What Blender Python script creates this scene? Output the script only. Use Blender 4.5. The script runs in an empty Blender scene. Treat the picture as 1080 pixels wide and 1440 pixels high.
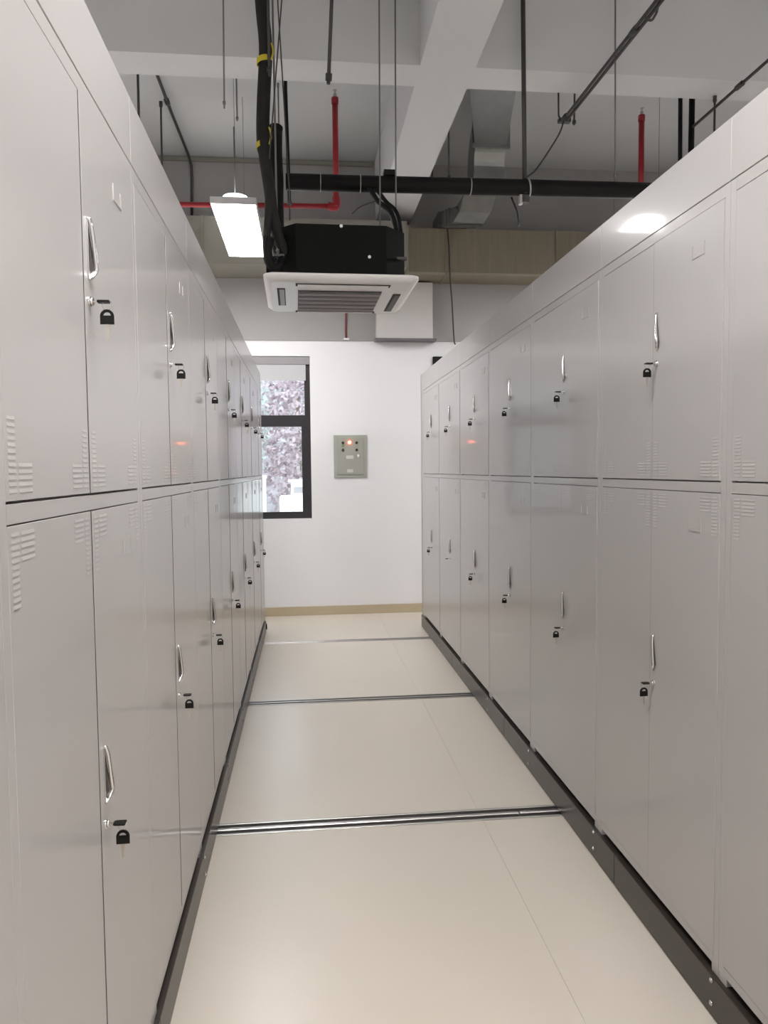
import bpy, bmesh, math, random
from mathutils import Vector, Matrix
random.seed(7)
SC = bpy.context.scene
COL = SC.collection

# ---------------------------------------------------------------- camera
HC = 1.6132
F_PX, YAW, PITCH, ROLL = 1048.7, 0.1038, 0.0567, -0.0098
cam_data = bpy.data.cameras.new('camera')
cam = bpy.data.objects.new('camera', cam_data)
COL.objects.link(cam)
_f = Vector((math.sin(YAW)*math.cos(PITCH), math.cos(YAW)*math.cos(PITCH), -math.sin(PITCH)))
_r = Vector((math.cos(YAW), -math.sin(YAW), 0))
_u = _r.cross(_f)
_r2 = math.cos(ROLL)*_r + math.sin(ROLL)*_u
_u2 = math.cos(ROLL)*_u - math.sin(ROLL)*_r
m = Matrix((_r2, _u2, -_f)).transposed().to_4x4()
m.translation = (0, 0, HC)
cam.matrix_world = m
cam_data.sensor_fit = 'VERTICAL'
cam_data.sensor_height = 36.0
cam_data.lens = F_PX/1440*36.0
cam_data.clip_start = 0.02
SC.camera = cam

# ---------------------------------------------------------------- world (bright overcast sky outside the window)
world = bpy.data.worlds.new('overcast_sky')
SC.world = world
world.use_nodes = True
bg = world.node_tree.nodes['Background']
bg.inputs[0].default_value = (0.86, 0.93, 1.0, 1)
bg.inputs[1].default_value = 1.4

# ---------------------------------------------------------------- exposure
LAMP_STRENGTH = 14.0
SC.view_settings.view_transform = 'Standard'
SC.view_settings.look = 'None'
SC.view_settings.gamma = 1
SC.view_settings.exposure = 1.62
SC.view_settings.use_curve_mapping = False

# ---------------------------------------------------------------- materials
def mat(name, col, rough=0.5, metal=0.0, spec=0.5, noise=0.0, nscale=20.0, bump=0.0, bscale=200.0, coat=0.0, emit=None, stretch=None):
    M = bpy.data.materials.new(name)
    M.use_nodes = True
    nt = M.node_tree
    b = nt.nodes['Principled BSDF']
    b.inputs['Base Color'].default_value = (*col, 1)
    b.inputs['Roughness'].default_value = rough
    b.inputs['Metallic'].default_value = metal
    b.inputs['Specular IOR Level'].default_value = spec
    b.inputs['Coat Weight'].default_value = coat
    if emit:
        b.inputs['Emission Color'].default_value = (*emit[0], 1)
        b.inputs['Emission Strength'].default_value = emit[1]
    if noise or bump:
        tc = nt.nodes.new('ShaderNodeTexCoord')
        src = tc.outputs['Object']
        if stretch:
            mp = nt.nodes.new('ShaderNodeMapping')
            mp.inputs['Scale'].default_value = stretch
            nt.links.new(src, mp.inputs[0])
            src = mp.outputs[0]
    if noise:
        n = nt.nodes.new('ShaderNodeTexNoise')
        n.inputs['Scale'].default_value = nscale
        n.inputs['Detail'].default_value = 4
        nt.links.new(src, n.inputs['Vector'])
        mx = nt.nodes.new('ShaderNodeMix')
        mx.data_type = 'RGBA'
        mx.inputs[6].default_value = (*[c*(1-noise) for c in col], 1)
        mx.inputs[7].default_value = (*[min(1, c*(1+noise)) for c in col], 1)
        nt.links.new(n.outputs['Fac'], mx.inputs[0])
        nt.links.new(mx.outputs[2], b.inputs['Base Color'])
    if bump:
        n2 = nt.nodes.new('ShaderNodeTexNoise')
        n2.inputs['Scale'].default_value = bscale
        nt.links.new(src, n2.inputs['Vector'])
        bp = nt.nodes.new('ShaderNodeBump')
        bp.inputs['Strength'].default_value = bump
        bp.inputs['Distance'].default_value = 0.002
        nt.links.new(n2.outputs['Fac'], bp.inputs['Height'])
        nt.links.new(bp.outputs[0], b.inputs['Normal'])
    return M

M_LOCK = mat('locker_grey_enamel', (0.468, 0.452, 0.446), rough=0.30, spec=0.5, noise=0.02, nscale=1.5, bump=0.04, bscale=6, coat=0.35)
M_LOCK.node_tree.nodes['Principled BSDF'].inputs['Coat Roughness'].default_value = 0.07
M_GAP = mat('locker_inner_steel', (0.26, 0.25, 0.245), rough=0.6)
M_BASE = mat('dark_brown_base_enamel', (0.040, 0.032, 0.027), rough=0.3, noise=0.12, nscale=9)
M_CHROME = mat('chrome', (0.72, 0.71, 0.70), rough=0.16, metal=1.0)
M_HANDLE_SHADE = mat('handle_shade_metal', (0.22, 0.21, 0.21), rough=0.25, metal=1.0)  # darkened to give the shadow inside the handle
M_SEAM_SHADE = mat('dark_seam_shade', (0.05, 0.048, 0.046), rough=0.7)  # shade of the door gap put into the colour
M_STEEL = mat('dull_steel', (0.52, 0.50, 0.49), rough=0.35, metal=1.0, noise=0.06, nscale=15)
M_BRASS = mat('nickel_key_metal', (0.60, 0.56, 0.50), rough=0.3, metal=1.0)
M_KEY = mat('black_key_plastic', (0.005, 0.0045, 0.004), rough=0.45, spec=0.25)
M_FLOOR = mat('cream_floor_vinyl', (0.70, 0.635, 0.55), rough=0.30, spec=0.45, noise=0.025, nscale=2.2, bump=0.03, bscale=30)
M_SUBFLOOR = mat('dark_subfloor', (0.20, 0.17, 0.14), rough=0.7)
M_RAILBED = mat('dark_rail_bed', (0.10, 0.09, 0.088), rough=0.3, metal=0.6)
M_WALL = mat('white_wall_paint', (0.83, 0.825, 0.84), rough=0.55, noise=0.012, nscale=3, bump=0.05, bscale=60)
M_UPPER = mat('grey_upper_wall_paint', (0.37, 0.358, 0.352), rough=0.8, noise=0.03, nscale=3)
M_SLAB = mat('painted_slab', (0.58, 0.59, 0.60), rough=0.85, noise=0.04, nscale=1.5)
M_BEAM = mat('painted_beam', (0.66, 0.665, 0.675), rough=0.85, noise=0.02, nscale=2)
M_SKIRT = mat('tan_skirting_tile', (0.50, 0.42, 0.29), rough=0.22, noise=0.06, nscale=5)
M_BLACK = mat('black_rubber_insulation', (0.006, 0.0055, 0.0055), rough=0.65, spec=0.25, noise=0.3, nscale=25, bump=0.4, bscale=40)
M_GREYINS = mat('charcoal_wrapped_insulation', (0.022, 0.020, 0.019), rough=0.7, spec=0.25, noise=0.35, nscale=14, bump=0.6, bscale=30)
M_YELLOW = mat('yellow_cable_tie', (0.62, 0.52, 0.03), rough=0.45)
M_ACBODY = mat('black_foam_casing', (0.004, 0.005, 0.004), rough=0.7, spec=0.15, noise=0.2, nscale=20)
M_WHITEP = mat('white_plastic', (0.82, 0.79, 0.78), rough=0.35)
M_GRILLE = mat('dark_grille_plastic', (0.045, 0.038, 0.039), rough=0.5)
M_SLATP = mat('grey_grille_slat', (0.36, 0.33, 0.33), rough=0.45)
M_DARKIN = mat('black_vent_inside', (0.02, 0.018, 0.018), rough=0.7)
M_RED = mat('red_fire_pipe_paint', (0.33, 0.013, 0.022), rough=0.4)
M_ROD = mat('dark_zinc_rod', (0.075, 0.072, 0.070), rough=0.5, metal=0.5)
M_RODT = mat('thin_zinc_rod', (0.22, 0.21, 0.205), rough=0.5, metal=0.4)
M_GALV = mat('galvanised_sheet', (0.30, 0.31, 0.31), rough=0.36, metal=0.9, noise=0.15, nscale=12)
M_OLIVE = mat('olive_duct_wrap', (0.235, 0.205, 0.150), rough=0.6, noise=0.22, nscale=5, stretch=(5, 5, 0.4))
M_OLIVE2 = mat('olive_duct_flange', (0.34, 0.31, 0.24), rough=0.6)
M_GREYDUCT = mat('grey_green_duct_wrap', (0.27, 0.26, 0.225), rough=0.7, noise=0.06, nscale=4)
M_FRAME = mat('black_window_aluminium', (0.020, 0.018, 0.022), rough=0.4)
M_BLIND = mat('pale_grey_blind_fabric', (0.55, 0.55, 0.57), rough=0.8)
M_BLINDBOX = mat('grey_blind_cassette', (0.30, 0.29, 0.30), rough=0.5)
M_PANEL = mat('sage_grey_panel_enamel', (0.40, 0.415, 0.36), rough=0.4, noise=0.03, nscale=8)
M_PANELD = mat('sage_grey_panel_door_enamel', (0.37, 0.375, 0.33), rough=0.4, noise=0.03, nscale=8)
M_PLATE = mat('pale_name_plate', (0.62, 0.61, 0.58), rough=0.4)
M_BTN = mat('dark_button', (0.03, 0.028, 0.025), rough=0.35)
M_GREENB = mat('green_button_ring', (0.20, 0.40, 0.12), rough=0.4)
M_LED = mat('red_indicator_lens', (0.8, 0.1, 0.05), rough=0.3, emit=((1.0, 0.16, 0.06), 8.0))
M_LAMP = mat('led_diffuser', (0.9, 0.9, 0.9), rough=0.5, emit=((1.0, 0.98, 0.965), LAMP_STRENGTH))
M_LAMP2 = mat('round_lamp_diffuser', (0.9, 0.9, 0.9), rough=0.5, emit=((1.0, 0.98, 0.965), 2.0))
M_LAMPBODY = mat('lamp_housing_white', (0.72, 0.71, 0.72), rough=0.4)
M_WHITEBOX = mat('white_duct_box', (0.60, 0.58, 0.57), rough=0.5)
M_LEDGE = mat('dark_grey_ledge', (0.16, 0.15, 0.16), rough=0.6)
M_CONC = mat('pale_concrete', (0.85, 0.85, 0.83), rough=0.8)
M_GROUND = mat('outdoor_paving', (0.55, 0.54, 0.52), rough=0.9, noise=0.1, nscale=1)
M_BARK = mat('tree_bark', (0.24, 0.20, 0.18), rough=0.9)

def leafmat(name, col):
    M = mat(name, col, rough=0.7, noise=0.35, nscale=3)
    return M
LEAVES = [leafmat('grey_green_leaves', (0.34, 0.38, 0.355)), leafmat('pink_grey_leaves', (0.44, 0.36, 0.39)), leafmat('pale_leaves', (0.47, 0.475, 0.49))]

def glassmat():
    M = bpy.data.materials.new('window_glass')
    M.use_nodes = True
    nt = M.node_tree
    nt.nodes.clear()
    o = nt.nodes.new('ShaderNodeOutputMaterial')
    mx = nt.nodes.new('ShaderNodeMixShader')
    t = nt.nodes.new('ShaderNodeBsdfTransparent')
    g = nt.nodes.new('ShaderNodeBsdfGlossy')
    g.inputs['Roughness'].default_value = 0.02
    t.inputs[0].default_value = (0.95, 0.97, 0.97, 1)
    mx.inputs[0].default_value = 0.08
    nt.links.new(t.outputs[0], mx.inputs[1])
    nt.links.new(g.outputs[0], mx.inputs[2])
    nt.links.new(mx.outputs[0], o.inputs[0])
    return M
M_GLASS = glassmat()

# ---------------------------------------------------------------- mesh helpers
def box(bm, x0, x1, y0, y1, z0, z1, bev=0.0):
    vs = [bm.verts.new(p) for p in ((x0,y0,z0),(x1,y0,z0),(x1,y1,z0),(x0,y1,z0),(x0,y0,z1),(x1,y0,z1),(x1,y1,z1),(x0,y1,z1))]
    fs = [bm.faces.new([vs[i] for i in q]) for q in ((3,2,1,0),(4,5,6,7),(0,1,5,4),(1,2,6,5),(2,3,7,6),(3,0,4,7))]
    if bev:
        es = list({e for f in fs for e in f.edges})
        bmesh.ops.bevel(bm, geom=es, offset=bev, segments=1, affect='EDGES', profile=0.5)

def prism(bm, poly, axis, a0, a1):
    """extrude a 2-D polygon along an axis ('x','y','z') from a0 to a1"""
    def P(p, a):
        return {'x': (a, p[0], p[1]), 'y': (p[0], a, p[1]), 'z': (p[0], p[1], a)}[axis]
    A = [bm.verts.new(P(p, a0)) for p in poly]
    B = [bm.verts.new(P(p, a1)) for p in poly]
    n = len(poly)
    bm.faces.new(A); bm.faces.new(list(reversed(B)))
    for i in range(n):
        j = (i+1) % n
        bm.faces.new((A[j], A[i], B[i], B[j]))

def spline(pts, sub=8):
    if len(pts) < 3: return [Vector(p) for p in pts]
    P = [Vector(p) for p in pts]
    P = [2*P[0]-P[1]] + P + [2*P[-1]-P[-2]]
    out = []
    for i in range(1, len(P)-2):
        for k in range(sub):
            t = k/sub
            a, b, c, d = P[i-1], P[i], P[i+1], P[i+2]
            out.append(0.5*((2*b)+(c-a)*t+(2*a-5*b+4*c-d)*t*t+(3*b-a-3*c+d)*t**3))
    out.append(P[-2])
    return out

def tube(bm, pts, r, seg=10, caps=True):
    pts = [Vector(p) for p in pts]
    n = len(pts)
    rr = r if isinstance(r, (list, tuple)) else [r]*n
    rings = []
    prev = None
    for i, p in enumerate(pts):
        t = (pts[min(i+1, n-1)] - pts[max(i-1, 0)]).normalized()
        if prev is None:
            a = Vector((0, 0, 1)) if abs(t.z) < 0.9 else Vector((1, 0, 0))
            e1 = t.cross(a).normalized()
        else:
            e1 = (prev - t*prev.dot(t)).normalized()
        prev = e1
        e2 = t.cross(e1)
        rings.append([bm.verts.new(p + rr[i]*(math.cos(2*math.pi*k/seg)*e1 + math.sin(2*math.pi*k/seg)*e2)) for k in range(seg)])
    for A, B in zip(rings, rings[1:]):
        for k in range(seg):
            f = bm.faces.new((A[k], A[(k+1) % seg], B[(k+1) % seg], B[k]))
            f.smooth = True
    if caps:
        bm.faces.new(list(reversed(rings[0]))); bm.faces.new(rings[-1])

def torus(bm, c, R, r, normal, seg=20, s2=6):
    n = Vector(normal).normalized()
    a = n.orthogonal().normalized(); b = n.cross(a)
    c = Vector(c)
    rings = []
    for i in range(seg):
        t = 2*math.pi*i/seg
        d = math.cos(t)*a + math.sin(t)*b
        rings.append([bm.verts.new(c + d*(R + r*math.cos(2*math.pi*k/s2)) + n*r*math.sin(2*math.pi*k/s2)) for k in range(s2)])
    for i in range(seg):
        A, B = rings[i], rings[(i+1) % seg]
        for k in range(s2):
            f = bm.faces.new((A[k], B[k], B[(k+1) % s2], A[(k+1) % s2])); f.smooth = True

def loft(bm, rects):
    """rects: list of 4 corner tuples"""
    R = [[bm.verts.new(p) for p in r] for r in rects]
    n = len(R[0])
    for A, B in zip(R, R[1:]):
        for k in range(n):
            bm.faces.new((A[k], A[(k+1) % n], B[(k+1) % n], B[k]))
    bm.faces.new(list(reversed(R[0]))); bm.faces.new(R[-1])

def mk(fn):
    bm = bmesh.new(); fn(bm)
    bmesh.ops.recalc_face_normals(bm, faces=bm.faces[:])
    return bm

def obj(name, bm, material, parent=None, loc=None):
    me = bpy.data.meshes.new(name)
    if callable(bm) and not isinstance(bm, bmesh.types.BMesh):
        bm = mk(bm)
    else:
        bmesh.ops.recalc_face_normals(bm, faces=bm.faces[:])
    bm.to_mesh(me); bm.free()
    me.materials.append(material)
    o = bpy.data.objects.new(name, me)
    COL.objects.link(o)
    if parent: o.parent = parent
    if loc: o.location = loc
    return o

def tag(o, label, cat, group=None):
    o['label'] = label; o['category'] = cat
    if group: o['group'] = group
    return o

def thing(name, label, cat, loc=(0, 0, 0), rz=0, group=None):
    o = bpy.data.objects.new(name, None)
    o.empty_display_size = 0.05
    COL.objects.link(o)
    o.location = loc; o.rotation_euler = (0, 0, rz)
    return tag(o, label, cat, group)

def struct(name, bm, material, parent=None):
    o = obj(name, bm, material, parent)
    if not parent: o['kind'] = 'structure'
    return o

def copy_tree(o, parent=None):
    c = o.copy(); COL.objects.link(c)
    if parent: c.parent = parent
    for ch in o.children: copy_tree(ch, c)
    return c

def bx(*a, **k): return lambda bm: box(bm, *a, **k)
def tb(pts, r, seg=10): return lambda bm: tube(bm, pts, r, seg)

# ---------------------------------------------------------------- key dimensions
XL, XR = -0.4306, 1.1713          # front planes of the two locker rows
YW = 8.30                         # end wall
W = 0.90                          # locker width
SLAB = 4.95                       # underside of the floor slab above
X0, X1, Y0 = -4.6, 5.4, -3.6      # room extents
RAILS = [(1.46, 1.57), (3.275, 3.391), (5.11, 5.214), (6.94, 7.032)]
ZB = 0.125                        # top of the mobile base

# ================================================================ SETTING
fl = struct('floor', bx(X0, X1, Y0, YW, -0.12, -0.03), M_SUBFLOOR)
segs = []
ys = [Y0] + [v for r in RAILS for v in r] + [YW]
for i in range(0, len(ys), 2):
    for xa, xb in ((X0, -0.72), (-0.72, 0.784), (0.784, X1)):
        obj('floor_panel', bx(xa+0.0005, xb-0.0005, ys[i]+0.001, ys[i+1]-0.001, -0.03, 0.0), M_FLOOR, fl)

# end wall with the window opening
WX0, WX1, WZ0, WZ1 = -1.62, 0.060, 1.080, 2.863
def wall_end(bm):
    for a in ((X0, WX0, 0, 3.03), (WX1, X1, 0, 3.03), (WX0, WX1, 0, WZ0), (WX0, WX1, WZ1, 3.03)):
        box(bm, a[0], a[1], YW, YW+0.22, a[2], a[3])
    bmesh.ops.remove_doubles(bm, verts=bm.verts[:], dist=1e-5)
struct('wall_end', wall_end, M_WALL)
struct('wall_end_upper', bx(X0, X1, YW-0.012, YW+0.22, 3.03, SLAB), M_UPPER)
struct('wall_left', bx(X0-0.2, X0, Y0, YW+0.22, -0.12, SLAB), M_WALL)
struct('wall_right', bx(X1, X1+0.2, Y0, YW+0.22, -0.12, SLAB), M_WALL)
struct('wall_back', bx(X0-0.2, X1+0.2, Y0-0.2, Y0, -0.12, SLAB), M_WALL)
struct('ceiling', bx(X0-0.2, X1+0.2, Y0-0.2, YW+0.22, SLAB, SLAB+0.2), M_SLAB)
struct('baseboard_end', bx(X0, X1, YW-0.014, YW, 0, 0.098, bev=0.003), M_SKIRT)
struct('ceiling_beam_cross', bx(X0, X1, 5.072, 5.348, 4.30, SLAB), M_BEAM)
def lb(bm):
    box(bm, 0.80, 1.175, 5.348, YW, 4.30, SLAB); box(bm, 0.80, 1.175, Y0, 5.072, 4.30, SLAB)
struct('ceiling_beam_long', lb, M_BEAM)

# window: black frame, panes, blind
wn = bpy.data.objects.new('window_1', None); COL.objects.link(wn); wn.location = (0, 0, 0)
wn['kind'] = 'structure'
FY0, FY1 = YW+0.05, YW+0.12
obj('frame_jamb', bx(WX1-0.062, WX1, FY0, FY1, WZ0, WZ1), M_FRAME, wn)
obj('frame_jamb', bx(WX0, WX0+0.06, FY0, FY1, WZ0, WZ1), M_FRAME, wn)
obj('frame_head', bx(WX0+0.06, WX1-0.062, FY0, FY1, WZ1-0.06, WZ1), M_FRAME, wn)
obj('frame_sill', bx(WX0+0.06, WX1-0.062, FY0, FY1, WZ0, WZ0+0.075), M_FRAME, wn)
obj('transom', bx(WX0+0.06, WX1-0.062, FY0-0.015, FY1, 2.098, 2.222), M_FRAME, wn)
obj('mullion', bx(-0.83, -0.74, FY0, FY1, WZ0+0.075, WZ1-0.06), M_FRAME, wn)
# opening sash under the transom on the right
def sash(bm):
    box(bm, WX1-0.100, WX1-0.062, FY0-0.012, FY1-0.02, WZ0+0.075, 2.098)
obj('sash_stile', sash, M_FRAME, wn)
for a in ((-0.74, WX1-0.062, 2.222, WZ1-0.06), (-0.74, WX1-0.100, WZ0+0.075, 2.098), (WX0+0.06, -0.83, 2.222, WZ1-0.06), (WX0+0.06, -0.83, WZ0+0.075, 2.098)):
    obj('pane', bx(a[0], a[1], FY0+0.03, FY0+0.036, a[2], a[3]), M_GLASS, wn)
bl = thing('roller_blind', 'pale grey roller blind rolled up at the top of the window', 'blind', (0, YW+0.02, WZ1))
obj('cassette', bx(WX0+0.01, WX1-0.004, -0.005, 0.022, -0.085, -0.002), M_BLINDBOX, bl)
obj('fabric', bx(WX0+0.02, WX1-0.045, 0.006, 0.010, -0.25, -0.085), M_BLIND, bl)
obj('bottom_bar', bx(WX0+0.02, WX1-0.045, 0.002, 0.014, -0.262, -0.250), M_BLIND, bl)

# ================================================================ LOCKERS
# local frame: x along the front (left to right when facing it), y into the cabinet, z up from the base top
ZRT, ZRB, ZDT, ZHD, ZTOP, ZBOT = 1.570-ZB, 1.537-ZB, 2.358-ZB, 2.394-ZB, 2.565-ZB, 0.150-ZB
DEP = 0.50
ST = 0.027     # half of the stile seen between two lockers
TH = 0.018     # door thickness

def door_bm(x0, x1, z0, z1, proud):
    return mk(lambda bm: box(bm, x0, x1, -proud, TH-0.001, z0, z1, bev=0.0008))

def louvres(bm, xe, s, z0, dz):
    """L-shaped block of pressed louvres in the door corner; xe door edge, s inward direction, dz direction along the edge"""
    for i in range(12):
        w0, w1 = 0.012, 0.042
        z = z0 + dz*(0.014 + i*0.0098)
        spans = [(w0, w1)] + ([(0.050, 0.108)] if i < 5 else [])
        for a, b in spans:
            xa, xb = sorted((xe+s*a, xe+s*b))
            vs = [bm.verts.new(p) for p in ((xa, 0, z+0.0035), (xb, 0, z+0.0035), (xb, 0, z-0.0025), (xa, 0, z-0.0025), (xa+0.002, -0.0009, z-0.0020), (xb-0.002, -0.0009, z-0.0020))]
            bm.faces.new((vs[0], vs[1], vs[5], vs[4])); bm.faces.new((vs[3], vs[4], vs[5], vs[2]))
            bm.faces.new((vs[0], vs[4], vs[3])); bm.faces.new((vs[1], vs[2], vs[5])); bm.faces.new((vs[0], vs[3], vs[2], vs[1]))

def handle_bm(bm, zt, zb):
    """slim bow pull: leaves the door at the top, sweeps sideways and outward, returns at the bottom"""
    path = [(0, 0.001, zt), (0.0005, -0.005, zt-0.002), (0.003, -0.0075, zt-0.014), (0.008, -0.0095, zt-0.042), (0.0145, -0.011, zt-0.078), (0.0185, -0.0115, zt-0.096),
            (0.0175, -0.010, zt-0.103), (0.007, -0.006, zb+0.006), (0.002, -0.003, zb+0.001), (0.0005, 0.001, zb)]
    rad = [0.0042, 0.0042, 0.0042, 0.0044, 0.0048, 0.0048, 0.0045, 0.0040, 0.004, 0.004]
    tube(bm, path, rad, 8)
    box(bm, -0.0042, -0.0002, -0.0030, 0.0, zb+0.004, zt-0.002, bev=0.0008)
def handle_web_bm(bm, zt, zb):
    loft(bm, [[(0.0, -0.0005, zt-0.006), (0.0165, -0.0005, zt-0.097), (0.006, -0.0005, zb+0.006), (0.0, -0.0005, zb+0.003)],
              [(0.0, -0.0022, zt-0.006), (0.0165, -0.0085, zt-0.097), (0.006, -0.004, zb+0.006), (0.0, -0.0022, zb+0.003)]])

def make_locker():
    t = thing('steel_locker', 'x', 'locker')
    def carcass(bm):
        box(bm, -W/2+0.0007, W/2-0.0007, TH, DEP, ZBOT, ZHD)
    obj('carcass', carcass, M_GAP, t)
    def shell(bm):   # outer side, back and floor skins in the locker colour
        box(bm, -W/2+0.0006, -W/2+0.003, TH, DEP+0.002, ZBOT, ZHD)
        box(bm, W/2-0.003, W/2-0.0006, TH, DEP+0.002, ZBOT, ZHD)
        box(bm, -W/2+0.003, W/2-0.003, DEP, DEP+0.002, ZBOT, ZHD)
    obj('side_skin', shell, M_LOCK, t)
    obj('stile', bx(-W/2+0.0006, -W/2+ST, 0, TH+0.001, ZBOT, ZHD-0.001, bev=0.0006), M_LOCK, t)
    obj('stile', bx(W/2-ST, W/2-0.0006, 0, TH+0.001, ZBOT, ZHD-0.001, bev=0.0006), M_LOCK, t)
    a, b = -W/2+ST, W/2-ST
    obj('middle_rail', bx(a, b, 0, TH+0.001, ZRB+0.0010, ZRT-0.0022, bev=0.0008), M_LOCK, t)
    obj('top_rail', bx(a, b, 0, TH+0.001, ZDT+0.0008, ZHD-0.001, bev=0.0008), M_LOCK, t)
    obj('bottom_rail', bx(a, b, 0, TH+0.001, ZBOT, ZBOT+0.028, bev=0.001), M_LOCK, t)
    obj('top_fascia', bx(-W/2+0.0004, W/2-0.0004, -0.001, DEP+0.002, ZHD+0.001, ZTOP, bev=0.0015), M_LOCK, t)
    for sx in (-1, 1):
        obj('foot', bx(sx*(W/2-0.02)-0.0185, sx*(W/2-0.02)+0.0185, 0.002, DEP-0.02, 0.0, ZBOT), M_LOCK, t)
    for (z0, z1, up) in ((ZRT+0.0022, ZDT-0.001, True), (ZBOT+0.0292, ZRB-0.0012, False)):
        for right in (False, True):
            x0, x1 = (0.0012, b-0.0004) if right else (a+0.0004, -0.0012)
            pr = 0.0022 if right else 0.0004
            d = obj('door', door_bm(x0, x1, z0, z1, pr), M_LOCK, t)
            def vents(bm):
                for xe, s in ((x0, 1), (x1, -1)):
                    louvres(bm, xe, s, z0 if up else z1, 1 if up else -1)
            v = obj('vent_louvres', vents, M_LOCK, d, loc=(0, -pr, 0)); v['kind'] = 'stuff'
            if right:
                zl = (1.957 if up else 0.878) - ZB
                h = obj('handle', lambda bm: handle_bm(bm, zl+0.165, zl+0.045), M_CHROME, d, loc=(0.030, -pr, 0)); h['label'] = 'chrome bow pull handle'
                obj('handle_shade_web', lambda bm: handle_web_bm(bm, zl+0.165, zl+0.045), M_HANDLE_SHADE, d, loc=(0.030, -pr, 0))  # dark web fills the open bow in place of its inner shadow
                obj('seam_shade_strip', bx(-0.0011, 0.0011, -0.0012, TH-0.002, z0, z1), M_SEAM_SHADE, d)  # dark strip stands in for the shade in the seam between the doors
                k = obj('lock', lambda bm: (tube(bm, [(0, 0.001, 0), (0, -0.003, 0)], 0.0105, 16), tube(bm, [(0, -0.003, 0), (0, -0.008, 0)], 0.008, 16)), M_CHROME, d, loc=(0.030, -pr, zl))
                zc = (2.255 if up else 1.437) - ZB
                def holder(bm):
                    box(bm, -0.036, -0.032, -0.0018, 0.0, -0.016, 0.018); box(bm, 0.032, 0.036, -0.0018, 0.0, -0.016, 0.018); box(bm, -0.036, 0.036, -0.0018, 0.0, -0.020, -0.016)
                obj('card_holder', holder, M_LOCK, d, loc=((x0+x1)/2+0.075, -pr, zc))
    return t
LOCK0 = make_locker()

def make_keys(spare=True):
    """key left in the lock plus its spare on a split ring; origin at the lock face"""
    t = thing('key_set', 'x', 'keys')
    def inserted(bm):
        box(bm, -0.010, 0.010, -0.033, -0.011, -0.0022, 0.0022, bev=0.001)
        box(bm, -0.007, 0.007, -0.013, -0.008, -0.0028, 0.0028, bev=0.001)
    k = obj('inserted_key_head', inserted, M_KEY, t)
    obj('inserted_key_shank', bx(-0.004, 0.004, -0.010, 0.001, -0.001, 0.001), M_BRASS, t)
    if spare:
        obj('split_ring', lambda bm: torus(bm, (0, -0.026, -0.008), 0.0095, 0.0009, (1, 0, 0)), M_CHROME, t)
        def head(bm):
            pts = []
            for i in range(11):
                an = math.pi*i/10
                pts.append((0.0105*math.cos(an), -0.0255+0.0105*math.sin(an)))
            outer = [(0.0105, -0.038)] + pts + [(-0.0105, -0.038)]
            inner = [(0.0, -0.0255)] 
            hole = [(0.0058*math.cos(math.pi*i/6), -0.0245+0.0052*math.sin(math.pi*i/6)) for i in range(7)]
            # plate in the plane facing the aisle's length, with an arched hole at the top
            f = lambda p, s: (s*0.0016, -0.026+p[0]*1.3, -0.0145+(p[1]+0.0145)*1.3)
            for s in (-1, 1):
                vo = [bm.verts.new(f(p, s)) for p in outer]
                vh = [bm.verts.new(f(p, s)) for p in hole]
                # fan between outer arch and hole arch
                arch = vo[1:12]
                for i in range(10):
                    j = round(i*6/10); j2 = round((i+1)*6/10)
                    if j == j2: bm.faces.new((arch[i], arch[i+1], vh[j]))
                    else: bm.faces.new((arch[i], arch[i+1], vh[j2], vh[j]))
                bm.faces.new((vo[0], arch[0], vh[0], vh[6], arch[10], vo[12]))
            bm.verts.ensure_lookup_table()
            n = len(bm.verts)//2
            o1, o2 = bm.verts[0:13], bm.verts[n:n+13]
            for i in range(13):
                j = (i+1) % 13
                bm.faces.new((o1[i], o1[j], o2[j], o2[i]))
            h1, h2 = bm.verts[13:20], bm.verts[n+13:n+20]
            for i in range(7):
                j = (i+1) % 7
                bm.faces.new((h1[j], h1[i], h2[i], h2[j]))
        obj('spare_key_head', head, M_KEY, t)
        def blade(bm):
            K = [(-0.0436, -0.038), (-0.0364, -0.038), (-0.0370, -0.045), (-0.0380, -0.060), (-0.0395, -0.063), (-0.0405, -0.060), (-0.0420, -0.056), (-0.0412, -0.052), (-0.0424, -0.047)]
            prism(bm, [(-0.026+(a+0.040)*1.3, -0.0145+(b+0.0145)*1.3) for a, b in K], 'x', -0.0011, 0.0011)
        obj('spare_key_blade', blade, M_BRASS, t)
    return t
KEY0 = make_keys(True)
KEY1 = make_keys(False)
used = {}
def place(proto, loc, rz, label, group):
    o = copy_tree(proto) if used.get(proto.name) else proto
    used[proto.name] = True
    o.location = loc; o.rotation_euler = (0, 0, rz)
    o['label'] = label; o['group'] = group
    return o

ORD = ['first', 'second', 'third', 'fourth', 'fifth', 'sixth', 'seventh']
YSL, YSR = 1.547, 2.430     # door seam of the first complete locker in each row
GL, GR = 'grey steel lockers in the left row', 'grey steel lockers in the right row'
left_lab = {-1: 'edge of a grey locker cut off by the left border of the picture',
            0: 'large grey two-tier locker filling the near left, nearest in the left row',
            6: 'grey two-tier locker at the far end of the left row, by the window'}
right_lab = {-1: 'grey two-tier locker cut off by the right border of the picture',
             0: 'nearest complete grey two-tier locker in the right row, with bright lamp glare above',
             5: 'grey two-tier locker at the far end of the right row, by the white wall'}
for k in range(-1, 7):
    y = YSL + W*k
    place(LOCK0, (XL, y, ZB), math.pi/2, left_lab.get(k, 'grey two-tier locker, %s from the camera in the left row' % ORD[k]), GL)
for k in range(-1, 6):
    y = YSR + W*k
    place(LOCK0, (XR, y, ZB), -math.pi/2, right_lab.get(k, 'grey two-tier locker, %s complete one from the camera in the right row' % ORD[k]), GR)
PRD = 0.0022+0.008
where_l = {0: 'the nearest left locker', 6: 'the farthest left locker'}
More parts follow.
